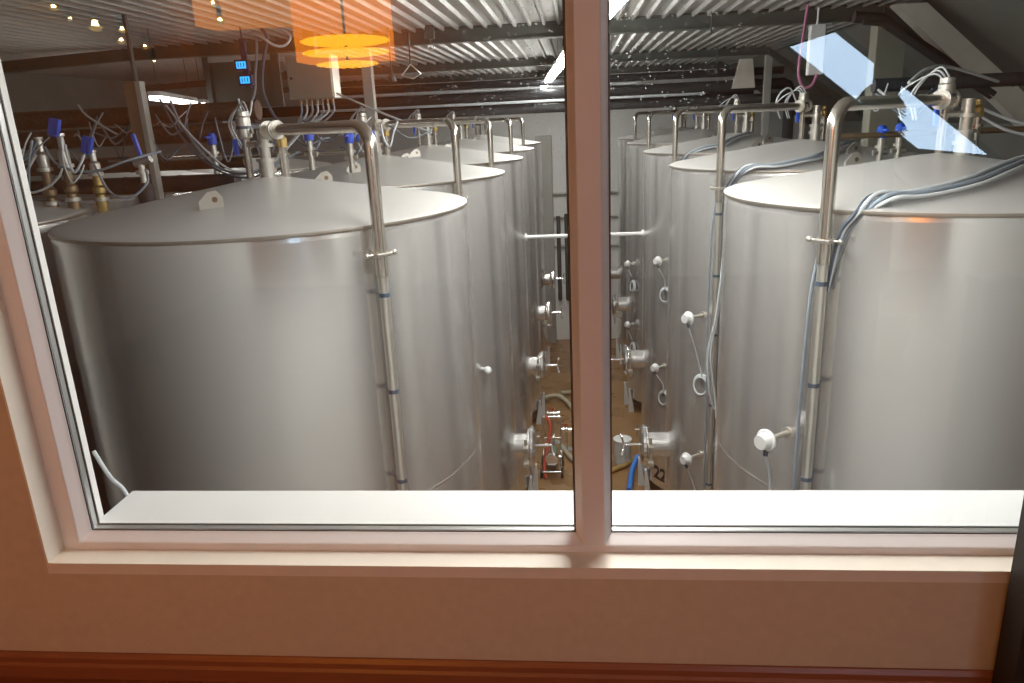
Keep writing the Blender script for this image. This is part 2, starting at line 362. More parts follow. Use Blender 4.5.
# ------------------------------------------------------------------ tank hall shell
FY = 20.2
m = MB(); m.box(-8.7, 5.9, 2.0, FY, -6.15, -6.05); struct(m.build('floor_hall', 'brownfloor'))
m = MB(); m.box(-8.7, 5.9, FY, FY+.15, -6.05, 1.45); struct(m.build('wall_far', 'hallwall'))
m = MB(); m.box(-8.7, -8.55, 2.0, FY, -6.05, 1.45); struct(m.build('wall_hall_left', 'roofdark'))
m = MB(); m.box(5.75, 5.9, 2.0, FY, -6.05, 1.45); struct(m.build('wall_hall_right', 'roofdark'))
def corrugated(xa, za, xb, zb, y0, y1, pitch=.17, d=.035):
    L = math.hypot(xb-xa, zb-za); n = int(L/pitch); ux, uz = (xb-xa)/L, (zb-za)/L; nx, nz = uz, -ux
    if nz > 0: nx, nz = -nx, -nz
    prof = []
    for i in range(n):
        s = i*pitch
        for t, h in ((0, 0), (.105, 0), (.122, d), (.148, d), (.165, 0)): prof.append((s+t, h))
    prof.append((L, 0))
    P = [(xa+ux*s+nx*h, za+uz*s+nz*h) for s, h in prof]
    vs = [(x, y0, z) for x, z in P]+[(x, y1, z) for x, z in P]+[(x, y0, z+.08) for x, z in P]+[(x, y1, z+.08) for x, z in P]
    k = len(P); m = MB()
    m.add(vs, [(i, i+1, k+i+1, k+i) for i in range(k-1)]+[(2*k+i, 3*k+i, 3*k+i+1, 2*k+i+1) for i in range(k-1)]); return m
CZ = 1.06
struct(corrugated(-8.62, CZ, 3.86, CZ, 2.0, FY).build('ceiling_hall', 'corr'))
m = MB(); m.prism([(3.86, CZ), (5.85, CZ-1.48), (5.92, CZ-1.39), (3.86, CZ+.1)], 2.0, FY); struct(m.build('ceiling_hall_right', 'roofdark'))
m = MB(); m.box(-1.02, -.60, FY-.35, FY, -6.05, -.45, .01); struct(m.build('trim_2', 'post'))
# beams across the hall
def ibeam(y, x0, x1, h=.15, w=.12):
    m = MB(); z1 = CZ-.001; z0 = z1-h
    m.prism([(y-w/2, z0), (y+w/2, z0), (y+w/2, z0+.015), (y+.008, z0+.02), (y+.008, z1-.02), (y+w/2, z1-.015), (y+w/2, z1), (y-w/2, z1), (y-w/2, z1-.015), (y-.008, z1-.02), (y-.008, z0+.02), (y-w/2, z0+.015)], x0, x1, 'x')
    return m
bl = ['dark steel beam crossing the ceiling nearest the window', 'dark steel beam crossing the ceiling, second from the window', 'dark steel beam crossing the ceiling, farthest from the window']
for (y, h), l in zip(((9.3, .17), (14.4, .15), (18.4, .15)), bl):
    b = ibeam(y, -5.5, 3.45, h)
    for sx, xa, xb, dz in ((-1, -5.5, -8.5, -.12), (1, 3.45, 5.6, -1.45)):
        p = [(xa, CZ-h), (xa, CZ-.04), (xb, CZ-.04+dz), (xb, CZ-h+dz)]
        b.prism(p, y-.06, y+.06)
    tag(b.build('roof_beam', 'beam'), l, 'beam', 'steel beams under the corrugated ceiling')
# pale rafter, posts and conduit on the right
m = MB(); m.prism([(3.45, 1.0), (3.78, 1.0), (5.2, -.22), (5.05, -.42)], 8.95, 9.12)
tag(m.build('sloping_strut', 'strut'), 'wide pale strut sloping down to the right under the dark roof', 'strut')
m = MB(); m.tube([(3.05, 9.0, .90), (3.33, 9.0, .87), (4.25, 9.0, .26), (4.6, 9.0, .03)], .06, 12, smooth=False)
m.tube([(3.10, 8.86, .83), (3.4, 8.86, .79), (4.25, 8.86, .20)], .028, 10, smooth=False)
tag(m.build('black_conduit', 'foam'), 'black bent pipe sloping down beside the pale strut', 'pipe')
m = MB(); m.box(3.45, 3.77, 9.37, 9.60, -6.05, CZ-.005, .006); tag(m.build('steel_post', 'postgreen'), 'wide grey-green square post rising behind the right pipe bend to the ceiling', 'post')
m = MB(); m.box(3.44, 3.56, 14.48, 14.60, -6.05, CZ-.17, .006); tag(m.build('steel_post', 'post'), 'slim grey post under the bend of the second beam on the right', 'post')
m = MB(); m.prism([(2.90, .36), (3.30, .36), (3.24, .86), (3.02, .86)], 14.6, 14.72); tag(m.build('hanging_bracket', 'cream'), 'pale tapered bracket hanging below the second beam on the right', 'bracket')
m = MB(); m.box(-3.00, -2.86, 11.0, 11.14, -6.05, CZ-.005, .006); tag(m.build('steel_post', 'post'), 'slim grey post standing right of the steel cabinet at the back', 'post')
t = thing('timber_post', (-3.93, 6.75, -6.05), 'weathered timber post with one pale side rising on the left', 'post')
m = MB(); m.box(-4.02, -3.89, 6.72, 6.82, -6.05, .47, .004); m.build('core', 'wood', t)
m = MB(); m.box(-3.91, -3.86, 6.715, 6.80, -6.05, .47, .004); m.build('facing_board', 'post', t)
m = MB(); m.cyl((-3.92, 6.77, .46), (-3.92, 6.77, CZ-.005), .02); m.build('tie_rod', 'beam', t)

# ------------------------------------------------------------------ tanks
RZ = -.55; FZ = -6.05
def make_tank(cx, cy, r, side, h, mo, label, group):
    t = thing('wine_tank', (cx, cy, FZ), label, 'tank', group)
    m = MB(); zb = FZ+.32
    m.lathe((cx, cy, 0), [(r-.004, RZ-.02), (r, RZ-.05), (r, -2.35), (r+.003, -2.36), (r, -2.37), (r, -4.15), (r+.003, -4.16), (r, -4.17), (r, zb+.03), (r-.02, zb), (.3, zb-.12), (.001, zb-.13)], 96)
    m.build('shell', 'tank', t)
    m = MB(); m.lathe((cx, cy, 0), [(r+.004, RZ-.022), (r+.007, RZ-.012), (r+.006, RZ)], 96); m.build('rim_band', 'rim', t)
    m = MB(); m.lathe((cx, cy, 0), [(r+.006, RZ), (r-.02, RZ+.010), (r*.6, RZ+h*.44), (.10, RZ+h*.96), (.001, RZ+h)], 96); m.build('cone_lid', 'tanktop', t)
    # lifting lugs
    for ang in ((-1.62, 1.4) if side > 0 else (-1.2, 1.9)):
        lx, ly = cx+.80*math.cos(ang), cy+.80*math.sin(ang); lz = RZ+h*(1-.80/r)
        m = MB(); R = Matrix.Rotation(.35, 3, 'Z')
        poly = [(-.075, -.02), (.065, -.02), (.065, .075), (.03, .115), (-.02, .105), (-.075, .05)]
        A = [Vector((lx, ly, lz))+R @ Vector((px, -.009, pz)) for px, pz in poly]; B = [Vector((lx, ly, lz))+R @ Vector((px, .009, pz)) for px, pz in poly]
        n = len(poly); m.add(A+B, [tuple(range(n)), tuple(range(n, 2*n))]+[(i, (i+1) % n, n+(i+1) % n, n+i) for i in range(n)])
        lug = m.build('lifting_lug', 'satin', t)
        e = Vector((lx, ly, lz))+R @ Vector((.018, 0, .06)); d = R @ Vector((0, 1, 0))
        m = MB(); m.cyl(e-d*.012, e+d*.012, .017); m.build('eye_ring', 'bronze', lug)
    # manway on the aisle side
    ex = cx+side*r; mz = -3.8
    m = MB(); m.cyl((ex-side*.05, cy, mz), (ex+side*(mo+0.00), cy, mz), .15, n=28); m.torus((ex+side*(mo-.02), cy, mz), (1, 0, 0), .20, .016); mw = m.build('manway_neck', 'tank', t)
    m = MB(); m.lathe((ex+side*(mo+0.00), cy, mz), [(.24, 0), (.24, .03), (.20, .055), (.10, .07), (.001, .075)], 28, (side, 0, 0)); m.build('manway_door', 'chrome', mw)
    m = MB(); m.cyl((ex+side*(mo+0.08), cy, mz), (ex+side*(mo+0.26), cy, mz), .018)
    for k in range(4):
        a = k*PI/2+.5; m.cyl((ex+side*(mo+0.25), cy, mz), (ex+side*(mo+0.28), cy+.15*math.cos(a), mz+.15*math.sin(a)), .010, n=8); m.sphere((ex+side*(mo+0.28), cy+.15*math.cos(a), mz+.15*math.sin(a)), .018, 8, 6)
    m.build('star_handle', 'chrome', mw)
    m = MB(); m.cyl((ex+side*(mo-.04), cy-.27, mz-.20), (ex+side*(mo-.04), cy-.27, mz+.2), .018); m.box(ex+side*(mo-.04)-.03, ex+side*(mo-.04)+.03, cy-.36, cy-.24, mz-.12, mz-.08); m.box(ex+side*(mo-.04)-.03, ex+side*(mo-.04)+.03, cy-.36, cy-.24, mz+.08, mz+.12); m.build('hinge', 'satin', mw)
    # sample tap
    m = MB(); m.cyl((ex-side*.03, cy-.30, -4.9), (ex+side*.14, cy-.30, -4.9), .018); m.cyl((ex+side*.10, cy-.30, -4.9), (ex+side*.10, cy-.30, -5.03), .014); m.cyl((ex+side*.10, cy-.30, -4.9), (ex+side*.10, cy-.30, -4.82), .01); m.box(ex+side*.10-.035, ex+side*.10+.035, cy-.31, cy-.29, -4.83, -4.815); m.build('sample_tap', 'chrome', t)
    for fy in (-.42, .02):
        fx = cx+side*math.sqrt(r*r-fy*fy)
        m = MB(); m.prism([(fx-side*.06, FZ), (fx+side*.05, FZ), (fx+side*.05, FZ+.50), (fx+side*.02, FZ+.50)], cy+fy-.05, cy+fy+.05); m.build('foot_bracket', 'white', t)
    for k in range(4):
        a = PI/4+k*PI/2; lx, ly = cx+math.cos(a)*(r-.16), cy+math.sin(a)*(r-.16)
        m = MB(); m.lathe((lx, ly, FZ), [(.11, 0), (.10, .02), (.055, .30), (.055, .42)], 14); m.cyl((lx, ly, FZ), (lx, ly, FZ+.015), .13); m.build('leg', 'white', t)
    return t
LT = [(-2.159, 5.19), (-2.159, 8.23), (-2.159, 11.25), (-2.159, 14.6), (-2.159, 17.9)]
RT = [(2.348, 5.16), (2.348, 8.24), (2.348, 11.5), (2.348, 15.2), (2.348, 18.4)]
LR, RR, LH, RH = 1.384, 1.324, .24, .22
ordw = ['nearest the window', 'second from the window', 'third from the window', 'fourth from the window', 'farthest from the window']
ltank = make_tank(*LT[0], LR, 1, LH, .18, 'large brushed steel tank nearest the window in the row left of the aisle', 'steel tanks left of the aisle')
rtank = make_tank(*RT[0], RR, -1, RH, .25, 'large brushed steel tank nearest the window in the row right of the aisle', 'steel tanks right of the aisle')
tanks = {('L', 0): ltank, ('R', 0): rtank}
for i in range(1, 5):
    tanks['L', i] = dup(ltank, (LT[i][0]-LT[0][0], LT[i][1]-LT[0][1], 0), label='brushed steel tank %s in the row left of the aisle' % ordw[i])
    tanks['R', i] = dup(rtank, (RT[i][0]-RT[0][0], RT[i][1]-RT[0][1], 0), label='brushed steel tank %s in the row right of the aisle' % ordw[i])
for (x, y), l in zip(((-5.14, 5.1), (-5.14, 8.2), (-5.14, 11.3)), ('steel tank in shadow at the window jamb, left of the largest tank', 'steel tank behind the valve risers, second along in the outer left row', 'steel tank deep in the outer left row behind the brown lagged pipes')):
    dup(ltank, (x-LT[0][0], y-LT[0][1], 0), label=l, group='steel tanks of the outer left row').rotation_euler.z = PI

# number 22 painted on the third right-hand tank
cu = bpy.data.curves.new('number', 'FONT'); cu.body = '22'; cu.size = .30; cu.offset = .010; cu.align_x = 'CENTER'; cu.resolution_u = 3
to = bpy.data.objects.new('number_curve', cu); C.objects.link(to); bpy.context.view_layer.update()
me = bpy.data.meshes.new_from_object(to.evaluated_get(bpy.context.evaluated_depsgraph_get())); bpy.data.objects.remove(to); bpy.data.curves.remove(cu)
vs = [v.co.copy() for v in me.vertices]; fs = [tuple(p.vertices) for p in me.polygons]; bpy.data.meshes.remove(me)
a0 = math.atan2(10.77-RT[2][1], 1.255-RT[2][0]); m = MB()
def onshell(v, d): 
    a = a0+v.x/RR; return (RT[2][0]+math.cos(a)*(RR+d), RT[2][1]+math.sin(a)*(RR+d), -5.58+v.y)
m.add([onshell(v, .003) for v in vs], fs)
m.build('painted_number', 'paint', tanks['R', 2])

# ------------------------------------------------------------------ vent pipes: lid centre -> 45 degrees -> down the shell by the aisle
def vent_pipe(cx, cy, r, side, st, label, group):
    d = Vector((side*.7071, -.7071, 0)); off = r+.08
    c = Vector((cx, cy, 0)); e = c+d*off
    t = thing('vent_pipe', (e.x, e.y, FZ), label, 'pipe', group)
    R = .13; pts = [c+d*st]
    pts.append(c+d*(off-R))
    for k in range(1, 8):
        a = k/8*PI/2; pts.append(c+d*(off-R+R*math.sin(a))+Vector((0, 0, -R+R*math.cos(a))))
    pts.append(e+Vector((0, 0, -R))); pts.append(e+Vector((0, 0, -.80)))
    m = MB(); m.tube(pts, .037, 16, smooth=False); m.build('upper_pipe', 'steel', t)
    m = MB(); m.cyl(e+Vector((0, 0, -.80)), Vector((e.x, e.y, FZ+.25)), .030); m.build('down_pipe', 'satin', t)
    for k in (st+.05, st+.19):
        m = MB(); m.cyl(c+d*(k-.012), c+d*(k+.012), .062, n=20); m.cyl(c+d*(k-.02), c+d*(k+.02), .05, n=20); m.build('clamp', 'satin', t)
    m = MB(); m.cyl(e+Vector((0, 0, -.84)), e+Vector((0, 0, -.76)), .036, n=16); m.build('coupling', 'steel', t)
    q = Vector((-d.y, d.x, 0))
    m = MB(); m.box(e.x-.05, e.x+.05, e.y-.05, e.y+.05, -.722, -.70, .004, Matrix.Rotation(PI/4, 3, 'Z'))
    m.cyl(e-d*.10+Vector((0, 0, -.711)), e+Vector((0, 0, -.711)), .012, n=8)
    m.cyl(e-q*.09+Vector((0, 0, -.711)), e+q*.09+Vector((0, 0, -.711)), .008, n=8); m.sphere(e+q*.09+Vector((0, 0, -.711)), .018, 8, 6); m.sphere(e-q*.09+Vector((0, 0, -.711)), .018, 8, 6)
    m.build('wall_bracket', 'satin', t)
    for z in (-.95, -1.55, -2.15, -2.9, -3.8):
        m = MB(); m.cyl(e+Vector((0, 0, z-.012)), e+Vector((0, 0, z+.012)), .034, n=14); m.cyl(e-d*.10+Vector((0, 0, z)), e+Vector((0, 0, z)), .006, n=6); m.build('pipe_tie', 'cabledark', t)
    return t
lp = vent_pipe(*LT[0], LR, 1, .05, 'bent steel vent pipe running down the front of the largest left tank', 'vent pipes of the left row')
rp = vent_pipe(*RT[0], RR, -1, -.14, 'bent steel vent pipe running down the front of the largest right tank', 'vent pipes of the right row')
for i in range(1, 5):
    dup(lp, (0, LT[i][1]-LT[0][1], 0), label='bent steel vent pipe of the left-row tank %s' % ordw[i])
    dup(rp, (0, RT[i][1]-RT[0][1], 0), label='bent steel vent pipe of the right-row tank %s' % ordw[i])

# ------------------------------------------------------------------ valve manifolds on the lid centres
def manifold(cx, cy, h, label, group):
    zt = RZ+h-.03
    t = thing('valve_manifold', (cx, cy, zt), label, 'valve', group)
    m = MB(); m.cyl((cx, cy, zt), (cx, cy, -.21), .052, n=18); m.cyl((cx, cy, -.21), (cx, cy, .0), .038); m.build('neck', 'satin', t)
    for z in (-.27, -.20, -.10):
        m = MB(); m.cyl((cx, cy, z-.012), (cx, cy, z+.012), .066, n=20); m.build('clamp_ring', 'satin', t)
    ax = cx-.135; 
    m = MB(); m.cyl((ax, cy+.02, zt-.03), (ax, cy+.02, .0), .026); m.build('side_pipe', 'steel', t)
    m = MB(); m.lathe((ax, cy+.02, 0), [(.03, -.05), (.05, -.04), (.05, .09), (.044, .10), (.044, .13), (.02, .135), (.001, .135)], 18); ac = m.build('actuator', 'satin', t)
    m = MB(); m.cyl((ax, cy+.02, .015), (ax, cy+.02, .035), .053); m.build('actuator_band', 'cabledark', ac)
    m = MB(); m.cyl((ax-.02, cy+.02, -.09), (cx, cy, -.09), .022); m.cyl((ax-.06, cy+.02, 0), (ax+.06, cy+.02, 0), .02); m.build('cross_pipe', 'steel', t)
    bx = cx+.10
    m = MB(); m.cyl((bx, cy+.08, zt-.05), (bx, cy+.08, -.12), .03); m.cyl((bx, cy+.08, -.18), (bx, cy+.08, -.16), .048); m.build('gas_pipe', 'steel', t)
    m = MB(); m.lathe((bx, cy+.08, -.12), [(.036, 0), (.036, .06), (.02, .08), (.02, .11), (.001, .11)], 14); m.build('relief_valve', 'brass', t)
    m = MB(); m.box(ax-.075, ax-.045, cy-.03, cy+.0, -.16, -.05, .005); m.build('blue_lever', 'blue', t)
    m = MB()
    for k in range(3):
        px = ax+.02*k; q = random.uniform(.1, .2)
        m.tube([(px, cy+.05, .10), (px-.06, cy+.1, .16+.02*k), (px-q-.05, cy+.2, .05), (px-q, cy+.25, -.12)], .006, 6)
    m.build('air_hoses', 'cablelight', t)
    return t
lm = manifold(*LT[0], LH, 'cluster of valves and clamps on the lid of the largest left tank', 'valve clusters of the left row')
rm = manifold(RT[0][0]+.15, RT[0][1], RH, 'cluster of valves and clamps on the lid of the largest right tank', 'valve clusters of the right row')
for i in range(1, 5):
    dup(lm, (0, LT[i][1]-LT[0][1], 0), label='valve cluster on the lid of the left-row tank %s' % ordw[i])
    dup(rm, (0, RT[i][1]-RT[0][1], 0), label='valve cluster on the lid of the right-row tank %s' % ordw[i])

# ------------------------------------------------------------------ tank sensors with hanging cable
def sensor(cx, cy, r, px, py, pz, ln, label, coil=None, wire=None):
    n = Vector((px-cx, py-cy, 0)).normalized(); p = Vector((cx, cy, 0))+n*r+Vector((0, 0, pz))
    t = thing('level_sensor', p, label, 'sensor', 'white round-headed sensors on the right row')
    e = p+n*ln
    m = MB(); m.cyl(p-n*.02, e, .016); m.cyl(p-n*.01, p+n*.015, .035); m.build('stem', 'satin', t)
    m = MB(); m.sphere(e, .058, 18, 12); m.cyl(e, e+n*.06, .058, .045, n=18); m.torus(e, n, .06, .012, 24, 6); m.build('head', 'whiteplastic', t)
    m = MB(); m.cyl(e+Vector((0, 0, -.05)), e+Vector((0, 0, -.10)), .016); m.build('cable_gland', 'cabledark', t)
    if wire:
        m = MB(); m.tube([e+Vector((0, 0, -.09))]+[Vector(w) for w in wire], .008, 6); m.build('lead', 'cablelight', t)
    if coil:
        c = Vector(coil); m = MB()
        for k in range(3): m.torus(c+n*(.01*k), n+Vector((.15*k, .1*k, .1)), .115-.012*k, .011, 24, 6)
        m.build('coiled_lead', 'cablelight', t)
    return t
def sh(i, ang, z, off=.02):
    return (RT[i][0]+math.cos(ang)*(RR+off), RT[i][1]+math.sin(ang)*(RR+off), z)
an = lambda i, x, y: math.atan2(y-RT[i][1], x-RT[i][0])
A = an(0, 1.288, 4.366)
sensor(*RT[0], RR, 1.288, 4.366, -1.936, .20, 'white sensor head low on the largest right tank, nearest the window', wire=[sh(0, A, -2.2, .15), sh(0, A, -2.6, .1)])
A = an(1, 1.277, 7.462)
sensor(*RT[1], RR, 1.277, 7.462, -2.0, .20, 'white sensor head with a coiled lead, upper one on the second right tank', coil=sh(1, A+.045, -2.74, .05), wire=[sh(1, A+.02, -2.35, .12), sh(1, A+.05, -2.64, .06)])
sensor(*RT[1], RR, 1.289, 7.446, -3.55, .20, 'white sensor head low on the second right tank, below the coiled lead', wire=[sh(1, A+.03, -3.9, .1), sh(1, A+.08, -4.3, .05)])
A = an(2, 1.295, 10.697)
sensor(*RT[2], RR, 1.295, 10.697, -2.03, .17, 'white sensor head high on the third right tank with its lead looped', coil=sh(2, A+.02, -2.55, .04), wire=[sh(2, A+.04, -2.3, .1), sh(2, A+.02, -2.47, .06)])
sensor(*RT[2], RR, 1.28, 10.718, -3.65, .17, 'white sensor head low on the third right tank with its lead looped', coil=sh(2, A+.02, -4.15, .04), wire=[sh(2, A+.04, -3.9, .1), sh(2, A+.02, -4.05, .06)])
A = an(3, 1.12, 14.7)
sensor(*RT[3], RR, 1.12, 14.7, -2.85, .12, 'small white sensor head high on the fourth right tank', coil=sh(3, A+.03, -3.3, .03), wire=[sh(3, A+.04, -3.1, .06)])
sensor(*RT[3], RR, 1.12, 14.7, -4.1, .12, 'small white sensor head low on the fourth right tank', coil=sh(3, A+.03, -4.6, .03), wire=[sh(3, A+.04, -4.4, .06)])
m = MB(); nL = Vector((-1.028+2.159, 7.432-8.23, 0)).normalized(); pL = Vector((-2.159, 8.23, -2.54))+nL*LR
m.cyl(pL, pL+nL*.07, .022); m.sphere(pL+nL*.08, .045, 12, 8); tag(m.build('tank_probe', 'whiteplastic'), 'small white probe on the side of the second left tank', 'sensor')

# ------------------------------------------------------------------ cable bundles over the right-hand lids
def bundle(pts, down, label, rad=.011):
    t = thing('cable_bundle', pts[-1], label, 'cable', 'cable bundles on the right row')
    for k, (o, mm) in enumerate(((-.06, 'cabledark'), (-.025, 'cablelight'), (.01, 'cabledark'), (.045, 'cable'), (.08, 'cablelight'))):
        P = [Vector(p)+Vector((o*.55, -o*.95, .016+(k % 2)*.012)) for p in pts]+[Vector(p)+Vector((o*(.5-.15*q), o*.1, 0)) for q, p in enumerate(down)]
        m = MB(); m.tube(P, rad+.003*(k % 2), 8); m.build('cable', mm, t)
e = Vector((RT[0][0]-(RR+.08)*.7071, RT[0][1]-(RR+.08)*.7071, 0))
bundle([(3.1, 5.2, -.38), (2.66, 4.79, -.39), (2.336, 4.482, -.425), (2.151, 4.335, -.455), (1.933, 4.24, -.485), (1.769, 4.2, -.50), (1.628, 4.166, -.50)],
       [(1.52, 4.13, -.56), (1.45, 4.15, -.66), (1.42, 4.175, -.82), (1.395, 4.19, -1.0)], 'blue-grey cable bundle curving over the lid of the largest right tank')
bundle([(2.75, 8.0, -.39), (2.511, 7.63, -.415), (2.217, 7.264, -.475), (2.005, 7.141, -.50), (1.772, 7.091, -.53), (1.599, 7.14, -.53)],
       [(1.49, 7.18, -.60), (1.43, 7.24, -.72), (1.41, 7.27, -.84)], 'blue-grey cable bundle curving over the lid of the second right tank')
bundle([(2.5, 11.3, -.36), (2.243, 10.987, -.395), (1.966, 10.585, -.475), (1.686, 10.496, -.51)], [(1.50, 10.46, -.58), (1.42, 10.5, -.72), (1.40, 10.53, -.84)], 'blue-grey cable bundle over the lid of the third right tank')
# loops of slack cable beside the second right pipe
m = MB(); b0 = Vector((1.36, 7.12, 0))
m.tube([b0+Vector((.03, 0, -1.35)), b0+Vector((-.02, -.02, -1.9)), b0+Vector((-.09, -.03, -2.3)), b0+Vector((-.06, -.02, -2.7)), b0+Vector((0, 0, -2.9))], .010, 6)
m.tube([b0+Vector((.03, .02, -1.35)), b0+Vector((.0, 0, -1.9)), b0+Vector((-.06, -.02, -2.3)), b0+Vector((.0, .0, -2.75)), b0+Vector((.02, 0, -3.0))], .010, 6)
tag(m.build('slack_cable', 'cablelight'), 'pale slack cables hanging beside the pipe of the second right tank', 'cable')
m = MB(); m.tube([(1.10, 4.02, -2.55), (1.13, 4.0, -2.33), (1.22, 4.0, -2.26), (1.32, 4.03, -2.32), (1.40, 4.06, -2.5)], .010, 6)
tag(m.build('looped_cable', 'cablelight'), 'pale cable loop rising above the ledge below the nearest sensor', 'cable')
m = MB(); m.tube([(-1.70, 2.25, -1.05), (-1.66, 2.25, -1.15), (-1.62, 2.25, -1.20), (-1.56, 2.2, -1.25), (-1.45, 2.1, -1.32), (-1.35, 2.06, -1.7), (-1.3, 2.05, -3.5), (-1.3, 2.05, -6.045)], .007, 6)
tag(m.build('thin_cable', 'cablelight'), 'thin pale cable crossing the gap beside the left end of the white ledge', 'cable')

for i, z1, l in ((0, -6.0, 'thin blue-grey cable running down beside the pipe of the largest right tank'), (1, -6.0, 'thin blue-grey cable running down beside the pipe of the second right tank')):
    x, y = RT[i][0]-(RR+.08)*.7071-.055, RT[i][1]-(RR+.08)*.7071+.01; m = MB()
    m.tube([(x+.04, y+.03, -.8), (x, y, -1.1), (x-.012, y, -2.0), (x+.005, y, -3.2), (x, y, -4.6), (x, y, z1)], .009, 6)
    tag(m.build('down_cable', 'cable'), l, 'cable')
# tie bar across the aisle
m = MB(); m.cyl((-.79, 11.5, -1.77), (1.03, 11.5, -1.77), .03); m.cyl((-.79, 11.5, -1.77), (-.765, 11.5, -1.77), .06); m.cyl((1.0, 11.5, -1.77), (1.03, 11.5, -1.77), .06)
tag(m.build('tie_bar', 'whiteplastic'), 'pale horizontal bar bridging the aisle between the two tank rows', 'bar')

# ------------------------------------------------------------------ fluorescent battens
def batten(p, q, w, label, group, mm='tube'):
    p = Vector(p); q = Vector(q); t = thing('lamp_batten', ((p+q)/2), label, 'lamp', group)
    d = (q-p).normalized(); sdir = Vector((d.y, -d.x, 0)).normalized()
    def bar(a, b, w, z0, z1):
        V = [a-sdir*w, a+sdir*w, b+sdir*w, b-sdir*w]; lo = [v+Vector((0, 0, z0)) for v in V]; hi = [v+Vector((0, 0, z1)) for v in V]
        return MB().add(lo+hi, [(3, 2, 1, 0), (4, 5, 6, 7), (0, 1, 5, 4), (1, 2, 6, 5), (2, 3, 7, 6), (3, 0, 4, 7)])
    bar(p, q, w*.62, .03, .075).build('housing', 'lampbody', t)
    bar(p, q, w*.56, -.012, .0295).build('diffuser', mm, t)
    m = MB()
    for u in (.1, .9):
        a = p.lerp(q, u); zc = CZ
        m.cyl((a.x, a.y, a.z+.07), (a.x, a.y, zc), .004, n=6)
    m.build('hanger_wire', 'beam', t)
def aisle_x(y): return .25-(y-4.6)*.070
for y0, y1, l in ((2.3, 4.2, 'ceiling lamp batten over the aisle just outside the window'), (4.6, 6.6, 'glowing ceiling lamp batten just right of the mullion, nearest the window'), (7.2, 10.2, 'ceiling lamp batten over the aisle behind the mullion'),
                  (10.8, 14.2, 'slim ceiling lamp batten left of the mullion'), (14.8, 18.2, 'far ceiling lamp batten left of the mullion, deepest in the hall')):
    batten((aisle_x(y0), y0, .66), (aisle_x(y1), y1, .66),   .17 if y0 < 7 else .11, l, 'lamps over the aisle')
for y0, l in ((7.7, 'glowing lamp batten on the left beyond the brown pipes, nearer one'), (10.0, 'glowing lamp batten on the left beyond the brown pipes, farther one')):
    xx = lambda y: -4.55-(y-8.58)*.29
    batten((xx(y0), y0, .36), (xx(y0+1.9), y0+1.9, .36), .09, l, 'lamps on the left of the hall', 'tubeL')
# ------------------------------------------------------------------ pipes and trays across the hall
def hpipe(x0, x1, y, z, r, mm, name, label, cat='pipe', extra=None, group=None, lag=True):
    m = MB(); n = max(2, int((x1-x0)/.5)); 
    m.cyl((x0, y, z), (x1, y, z), r, n=16)
    if lag:
        for i in range(n+1):
            x = x0+(x1-x0)*i/n; m.cyl((x-.012, y, z), (x+.012, y, z), r*1.06, n=16)
    if extra: m.tube(extra, r, 14, smooth=False)
    return tag(m.build(name, mm), label, cat, group)
G = 'lagged pipes across the back of the hall'
hpipe(-4.9, 4.0, 14.9, .17, .085, 'foam', 'lagged_pipe', 'black lagged pipe crossing the hall just above the tank lids, lowest of three', group=G)
hpipe(-4.9, 3.9, 14.95, .42, .10, 'foam', 'lagged_pipe', 'black lagged pipe crossing the hall, middle of three', group=G, extra=[(3.85, 14.95, .42), (3.98, 14.95, .38), (4.02, 14.95, .28), (4.02, 14.95, -1.2)])
hpipe(-4.9, 3.9, 15.1, .66, .07, 'foam', 'lagged_pipe', 'black lagged pipe crossing the hall, highest of three', group=G)
hpipe(-4.9, 2.4, 14.7, .30, .025, 'cablelight', 'water_pipe', 'thin pale pipe running between the two lower black lagged pipes', lag=False)
hpipe(-4.9, 1.2, 14.7, .545, .018, 'cablelight', 'water_pipe', 'thin pale pipe running between the two upper black lagged pipes', lag=False)
m = MB(); m.box(-7.5, 3.4, 16.0, 16.4, .26, .30); m.box(-7.5, 3.6, 16.0, 16.02, .26, .46); m.box(-7.5, 3.6, 16.38, 16.4, .26, .46)
for i in range(38): m.tube([(-7.5, 16.05+.3*random.random(), .32+.1*random.random()), (-2, 16.05+.3*random.random(), .33+.1*random.random()), (3.6, 16.05+.3*random.random(), .33+.1*random.random())], .012, 5, 4)
tag(m.build('cable_tray', 'foam'), 'black cable tray behind the lagged pipes', 'cable tray')
G = 'brown lagged pipes on the left'
hpipe(-7.9, -2.95, 7.05, .185, .085, 'foambrown', 'lagged_pipe', 'brown lagged pipe on the left behind the timber post, upper one', group=G)
hpipe(-5.9, -3.2, 7.02, .0, .085, 'foambrown', 'lagged_pipe', 'brown lagged pipe on the left behind the timber post, lower one', group=G)
hpipe(-6.6, -3.15, 7.08, -.26, .075, 'foambrown', 'lagged_pipe', 'dark lagged pipe on the left behind the valve risers, third from the top', group=G)
hpipe(-6.6, -3.25, 7.05, -.46, .08, 'foam', 'lagged_pipe', 'black lagged pipe on the left behind the valve risers, lowest of four', group=G)
hpipe(2.5, 4.7, 6.75, .135, .055, 'foam', 'lagged_pipe', 'black lagged pipe above the lid of the largest right tank', extra=[(4.65, 6.75, .135), (4.76, 6.75, .1), (4.8, 6.75, 0), (4.8, 6.75, -6.05)])
hpipe(-4.4, -2.1, 6.9, -.22, .022, 'steel', 'support_rail', 'thin steel rail behind the lid of the largest left tank', 'rail', lag=False)
hpipe(2.3, 4.3, 6.9, -.27, .025, 'bronze', 'support_rail', 'thin brown rail behind the lid of the largest right tank', 'rail', lag=False)

